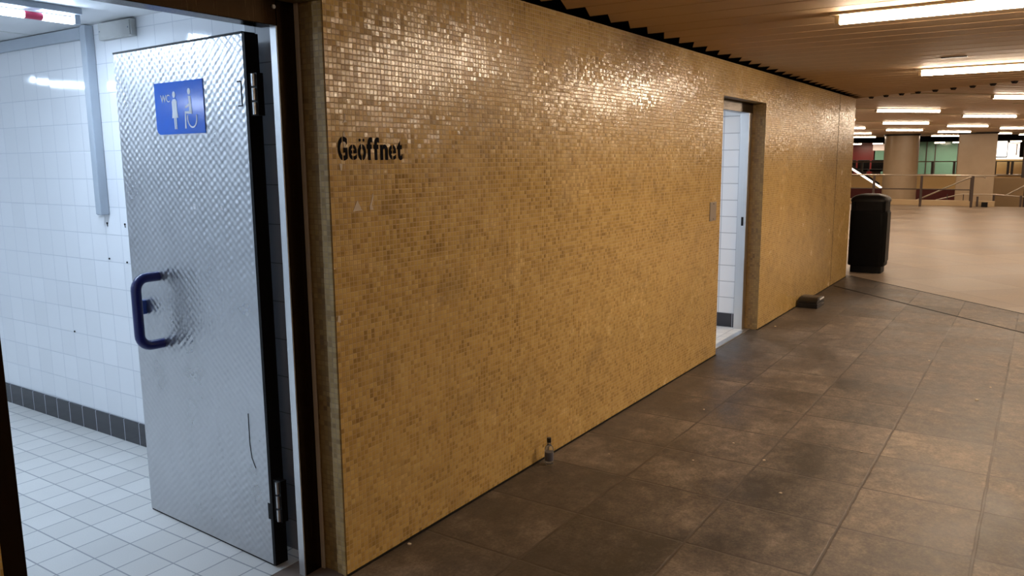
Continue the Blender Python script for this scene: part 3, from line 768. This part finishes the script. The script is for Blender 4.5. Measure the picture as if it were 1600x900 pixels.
mb = MB(); mb.box(-.14, .14, -.244, -.236, .16, .84, bev=.003); mb.build('door', M['bin2'], bn)

# ================================================================ BLACK BOX AT THE WALL
bb = empty('bait_box', (8.86, 2.02, 0), R(0)); tag(bb, 'low black plastic box with sloping lid on the floor against the wall', 'box')
mb = MB(); mb.box(-.15, .17, -.105, .105, 0, .052, bev=.006); mb.build('tray', M['black_plastic'], bb)
mb = MB(); mb.prism([(-.145, .054), (.165, .054), (.165, .082), (.12, .104), (-.10, .104), (-.145, .075)], 'y', -.10, .10)
bmesh.ops.bevel(mb.bm, geom=mb.bm.edges[:], offset=.006, segments=2, affect='EDGES'); mb.build('lid', M['black_plastic'], bb, smooth=True)
mb = MB(); mb.box(-.02, .158, -.106, -.094, .076, .092, bev=.003); q = mb.build('lid_highlight', M['scrap_or_highlight'], bb); q['label'] = 'pale strip painted as the highlight on the lid edge'  # pale strip paints a highlight onto the black lid edge
mb = MB(); mb.box(.06, .15, -.107, -.104, .022, .030, bev=.001); mb.build('latch', M['plate'], bb)

# ================================================================ BOTTLE
bt = empty('bottle', (3.445, 2.075, 0)); tag(bt, 'small empty clear bottle with black cap at the foot of the wall', 'bottle')
mb = MB(); mb.lathe([(.020, 0), (.0235, .004), (.0235, .082), (.021, .094), (.011, .108), (.0095, .112), (.0095, .124)], 0, 0, 28); mb.build('body', M['clear'], bt, smooth=True)
mb = MB(); mb.lathe([(.0238, .022), (.0242, .024), (.0242, .068), (.0238, .070)], 0, 0, 28); mb.build('label_band', M['bottle_label'], bt, smooth=True)
mb = MB(); mb.lathe([(.0115, .121), (.0122, .123), (.0122, .143), (.0105, .146)], 0, 0, 20); mb.build('cap', M['bottle_cap'], bt, smooth=True)

# litter crumbs
for (x, y, s_) in ((3.74, 1.87, .006), (4.77, 1.71, .006), (4.27, 1.35, .007), (4.1, 1.13, .008), (3.72, .94, .008), (6.9, .65, .008), (5.92, .26, .012), (4.51, .72, .006), (7.58, 2.04, .012), (2.36, 2.11, .008), (6.3, .2, .008), (3.9, 1.45, .005)):
    mb = MB(); n = 6; pts = [(s_*random.uniform(.6, 1.3)*math.cos(k*math.pi*2/n), s_*random.uniform(.6, 1.3)*math.sin(k*math.pi*2/n)) for k in range(n)]
    mb.prism(pts, 'z', 0, s_*.5); o = mb.build('litter_crumb', M['paper'], loc=(x, y, .0005)); tag(o, 'tiny pale crumb of litter on the dark floor slabs', 'litter', 'crumbs of litter on the floor')

# ================================================================ HALL
# round and square columns
c1 = empty('column', (31.6, 4.36, 0)); tag(c1, 'round tan column left of the stair railings', 'column')
mb = MB(); mb.lathe([(.56, -.6), (.56, 2.325)], 0, 0, 48); mb.build('shaft', M['column'], c1, smooth=True)
mb = MB(); mb.lathe([(.60, 2.31), (.60, 2.37)], 0, 0, 48); mb.build('cap_ring', M['grille'], c1, smooth=True)
c2 = empty('column', (31.6, 2.02, 0), R(4)); tag(c2, 'square tan column right of the stair railings', 'column')
mb = MB(); mb.box(-.55, .55, -.56, .56, -.6, 2.325, bev=.02); mb.build('shaft', M['column'], c2)
mb = MB(); mb.box(-.58, .58, -.59, .59, 2.315, 2.37, bev=.01); mb.build('cap_ring', M['grille'], c2)
mb = MB(); mb.box(33.2, 34.4, -.25, .72, -.6, 2.34, bev=.02); o = mb.build('column', M['darksteel']); tag(o, 'dark column at the right edge of the view', 'column')
# kerb
mb = MB(); mb.box(29.3, 29.5, 1.28, 12, 0, .175, bev=.01); o = mb.build('kerb', M['sand']); tag(o, 'low sand-coloured kerb under the railing', 'kerb')
# railing with three posts
ra = empty('railing', (28.7, 3.3, 0)); tag(ra, 'steel railing with two bars on dark posts before the stairwell', 'railing')
mb = MB(); mb.tube([(28.7, 9.0, 1.035), (28.7, 1.86, .985), (28.7, 1.25, .985)], .024, 10); rel(mb, ra).build('top_rail', M['steel'], ra, smooth=True)
mb = MB(); mb.tube([(28.7, 9.0, .565), (28.7, 1.90, .545)], .018, 10); rel(mb, ra).build('middle_rail', M['darksteel'], ra, smooth=True)
for y in (6.3, 4.72, 3.31, 1.88):
    mb = MB(); mb.box(28.66, 28.74, y-.035, y+.035, 0, .97, bev=.008); rel(mb, ra).build('post', M['darksteel'], ra)
# stair handrails going down
sr = empty('stair_handrail', (29.6, 2.6, 0)); tag(sr, 'sloping steel stair handrail descending left from the last railing post', 'handrail')
mb = MB(); mb.tube([(29.0, 1.55, .90), (29.0, 1.62, .95), (29.0, 1.95, .94), (29.6, 3.42, .20), (29.8, 3.8, .0)], .026, 10); rel(mb, sr).build('rail', M['steel'], sr, smooth=True)
mb = MB(); mb.tube([(29.0, 1.95, .93), (29.0, 1.95, .18)], .018, 8); rel(mb, sr).build('post', M['darksteel'], sr, smooth=True)
for i, (ya, yb) in enumerate(((2.66, 3.25), (2.20, 2.95))):
    s2 = empty('stair_handrail', (29.8, ya, 0)); tag(s2, ('left' if i == 0 else 'right') + ' one of the two low steel handrails bending down into the stairwell', 'handrail')
    mb = MB(); mb.tube([(29.6, ya-(.0 if i == 0 else .95), .375), (29.6, ya, .375), (29.6, ya+.08, .36), (29.75, yb, .17), (29.9, yb+.3, .0)], .017, 8); rel(mb, s2).build('rail', M['steel'], s2, smooth=True)
    mb = MB(); mb.tube([(29.6, ya-.03, .37), (29.6, ya-.03, -.05)], .014, 8); rel(mb, s2).build('post', M['darksteel'], s2, smooth=True)
s3 = empty('stair_handrail', (30.2, .9, 0)); tag(s3, 'low steel handrail with a rising bar at the right edge', 'handrail')
mb = MB(); mb.tube([(29.9, 1.36, .36), (29.9, .5, .30)], .02, 8); mb.tube([(29.9, 1.02, .34), (29.9, .3, .80)], .02, 8); rel(mb, s3).build('rail', M['steel'], s3, smooth=True)
for y in (1.34, .6):
    mb = MB(); mb.box(29.87, 29.93, y-.03, y+.03, -.2, .34, bev=.005); rel(mb, s3).build('post', M['darksteel'], s3)
mb = MB(); mb.box(29.0, 29.16, 1.45, 1.62, 0, .15, bev=.01); o = mb.build('floor_box', M['rubber']); tag(o, 'small black box on the floor before the square column', 'box')
mb = MB(); mb.box(29.2, 29.26, 1.72, 1.78, 0, .32, bev=.008); o = mb.build('bollard', M['darksteel']); tag(o, 'short dark stub post beside the last railing post', 'post')
# lit handrail of the escalator
es = empty('escalator_handrail', (29.6, 5.2, 0)); tag(es, 'bright white sloping escalator balustrade edge behind the bin', 'handrail')
mb = MB(); mb.tube([(29.9, 6.6, 1.80), (29.9, 4.67, .53)], .035, 10); rel(mb, es).build('lit_edge', M['led'], es, smooth=True)
mb = MB(); mb.tube([(29.9, 6.6, 1.90), (29.9, 4.75, .66)], .035, 10); rel(mb, es).build('rubber_rail', M['rubber'], es, smooth=True)
mb = MB(); mb.box(29.87, 29.93, 6.1, 6.2, -2.9, 1.50, bev=.005); rel(mb, es).build('support', M['darksteel'], es)

# stairwell floor and far side
mb = MB(); mb.box(29.5, 38, -10, 13, -3.0, -2.9); struct(mb.build('floor_stairwell', M['hall_floor'])).name = 'floor'
mb = MB(); mb.box(29.38, 29.5, -10, 13, -3.0, -.12); struct(mb.build('wall_stairwell_near', M['beige']))
mb = MB(); mb.box(38, 38.2, -10, 13, .22, .78); struct(mb.build('wall_stairwell_far', M['beige']), 'beige parapet across the stairwell')
mb = MB(); mb.box(37.98, 38.2, -10, 13, -.55, .22); struct(mb.build('trim_9', M['maroon']), 'maroon band under the beige parapet')
mb = MB(); mb.box(38, 38.2, -10, 13, -3, -.55); struct(mb.build('wall_stairwell_low', M['beige']))
mb = MB(); mb.box(37.9, 38.3, -10, 13, .78, .84, bev=.01); struct(mb.build('trim_10', M['column']), 'pale coping of the parapet')
mb = MB(); mb.box(38.2, 52, -10, 13, -.12, 0); struct(mb.build('floor_gallery', M['hall_floor'])).name = 'floor'
# right-hand lower beige wall standing nearer, behind the square column
mb = MB(); mb.box(33.0, 33.25, .6, 1.62, -.6, .82, bev=.01); o = mb.build('parapet', M['side_wall']); tag(o, 'brown parapet block between square column and dark column', 'parapet')
# gallery railing on the parapet
gr = empty('railing', (38.1, 4.0, .84)); tag(gr, 'thin dark gallery railing on the far beige parapet', 'railing')
mb = MB(); mb.tube([(38.1, 12.5, 1.38), (38.1, .2, 1.36)], .02, 8); rel(mb, gr).build('top_rail', M['steel'], gr, smooth=True)
for y in (9.6, 8.2, 6.8, 5.4, 4.03, 3.22, 1.75, 1.30, 1.16):
    mb = MB(); mb.box(38.06, 38.14, y-.045, y+.045, .84, 1.36, bev=.005); rel(mb, gr).build('post', M['darksteel'], gr)
# bulkhead over the gallery
mb = MB(); mb.box(35.6, 36.2, -10, 13, 2.16, 2.46); struct(mb.build('trim_11', M['black']), 'black bulkhead above the shop fronts')
# teal glass front
tg = empty('glass_front', (45, 4.7, 0)); tag(tg, 'teal glass shop front between the round and the square column', 'shop front')
for y0, y1 in ((3.7, 4.66), (4.68, 5.05), (5.07, 5.45), (5.47, 6.0)):
    mb = MB(); mb.box(45.0, 45.06, y0, y1, .05, 2.30, bev=.004); rel(mb, tg).build('pane', M['teal'], tg)
for y in (3.69, 4.67, 5.06, 5.46, 6.01):
    mb = MB(); mb.box(44.96, 45.08, y-.02, y+.02, 0, 2.30); rel(mb, tg).build('mullion', M['darksteel'], tg)
t2 = empty('glass_front', (45, 7.2, 0)); tag(t2, 'narrow teal glass front left of the round column', 'shop front')
mb = MB(); mb.box(45.0, 45.06, 6.6, 7.44, .05, 1.90, bev=.004); rel(mb, t2).build('pane', M['teal'], t2)
mb = MB(); mb.box(44.94, 45.0, 6.6, 7.55, 1.90, 2.24, bev=.004); q = rel(mb, t2).build('fascia', M['pink'], t2); q['label'] = 'pale pink lit fascia above the glass'
mb = MB(); mb.box(45.0, 45.2, 7.5, 13, 0, 2.30); o = mb.build('partition', M['maroon']); tag(o, 'dark red wall panel at the far left of the hall', 'wall panel')
# dark seats in front
for i, y in enumerate((7.1, 7.75, 8.4)):
    e = empty('bench_seat', (43.6, y, 0)); tag(e, ['right', 'middle', 'left'][i] + ' dark seat before the dark red wall panel', 'seat', 'dark seats before the red wall')
    mb = MB(); mb.box(-.25, .25, -.28, .28, .86, .98, bev=.02); mb.build('seat', M['rubber'], e)
    mb = MB(); mb.box(.18, .27, -.28, .28, .98, 1.43, bev=.02); mb.build('backrest', M['rubber'], e)
    mb = MB(); mb.box(-.05, .05, -.2, .2, 0, .86, bev=.01); mb.build('stand', M['darksteel'], e)
# lit signs at right
sgn = empty('light_box', (44.4, 1.87, 1.9)); tag(sgn, 'bright white light box with a small green mark, right of the square column', 'sign')
mb = MB(); mb.box(44.36, 44.44, 1.62, 2.10, 1.55, 2.27, bev=.03); rel(mb, sgn).build('panel', M['screen_white'], sgn)
mb = MB(); mb.prism(ell(1.86, 1.93, .035, .06), 'x', 44.35, 44.362); rel(mb, sgn).build('mark', M['green_mark'], sgn)
po = empty('light_box', (44.6, 1.35, 1.9)); tag(po, 'lit blue and white poster box beside the white light box', 'sign')
mb = MB(); mb.box(44.56, 44.64, 1.12, 1.60, 1.50, 2.20, bev=.01); rel(mb, po).build('panel', M['screen_pale'], po)
mb = MB(); mb.prism([(1.30, 1.66), (1.56, 1.70), (1.52, 1.90), (1.34, 1.94)], 'x', 44.548, 44.562); rel(mb, po).build('print', M['screen_blue'], po)
mb = MB(); mb.box(44.545, 44.562, 1.22, 1.26, 1.60, 2.12); rel(mb, po).build('print_stripe', M['darksteel'], po)
mb = MB(); mb.box(43.9, 44.8, .9, 2.25, 1.42, 1.50, bev=.01); o = mb.build('shelf', M['screen_white']); tag(o, 'white counter shelf given a glow of its own, under the lit signs', 'shelf')  # shelf is no lamp; its brightness is an added glow
mb = MB(); mb.box(44.2, 44.8, .9, 2.25, 0, 1.42); o = mb.build('counter', M['beige']); tag(o, 'beige counter front under the white shelf', 'counter')
# small lamps under the bulkhead
gl = None
for i, (y, L, lab) in enumerate(((8.1, .42, 'leftmost'), (7.13, .45, 'second from left'), (4.38, .46, 'middle'), (3.6, .46, 'second from right'), (1.27, .42, 'rightmost'))):
    if gl is None:
        gl = e = empty('gallery_lamp', (43.7, y, 2.27))
        mb = MB(); mb.box(-.06, .06, -.23, .23, -.02, .11, bev=.004); mb.build('housing', M['housing'], e)
        mb = MB(); mb.tube([(0, -.22, -.04), (0, .22, -.04)], .025, 10); mb.build('tube', M['tube_hall'], e, smooth=True)
        ld = bpy.data.lights.new('tube_glow', 'AREA'); ld.shape = 'RECTANGLE'; ld.size = .06; ld.size_y = .44; ld.energy = 30; ld.color = WARM
        lo = bpy.data.objects.new('tube_glow', ld); COL.objects.link(lo); lo.parent = e; lo.location = (0, 0, -.068)
    else: e = copy_tree(gl); e.location = (43.7, y, 2.27)
    tag(e, lab + ' small lamp under the black bulkhead above the shops', 'ceiling light', 'lamps under the bulkhead')
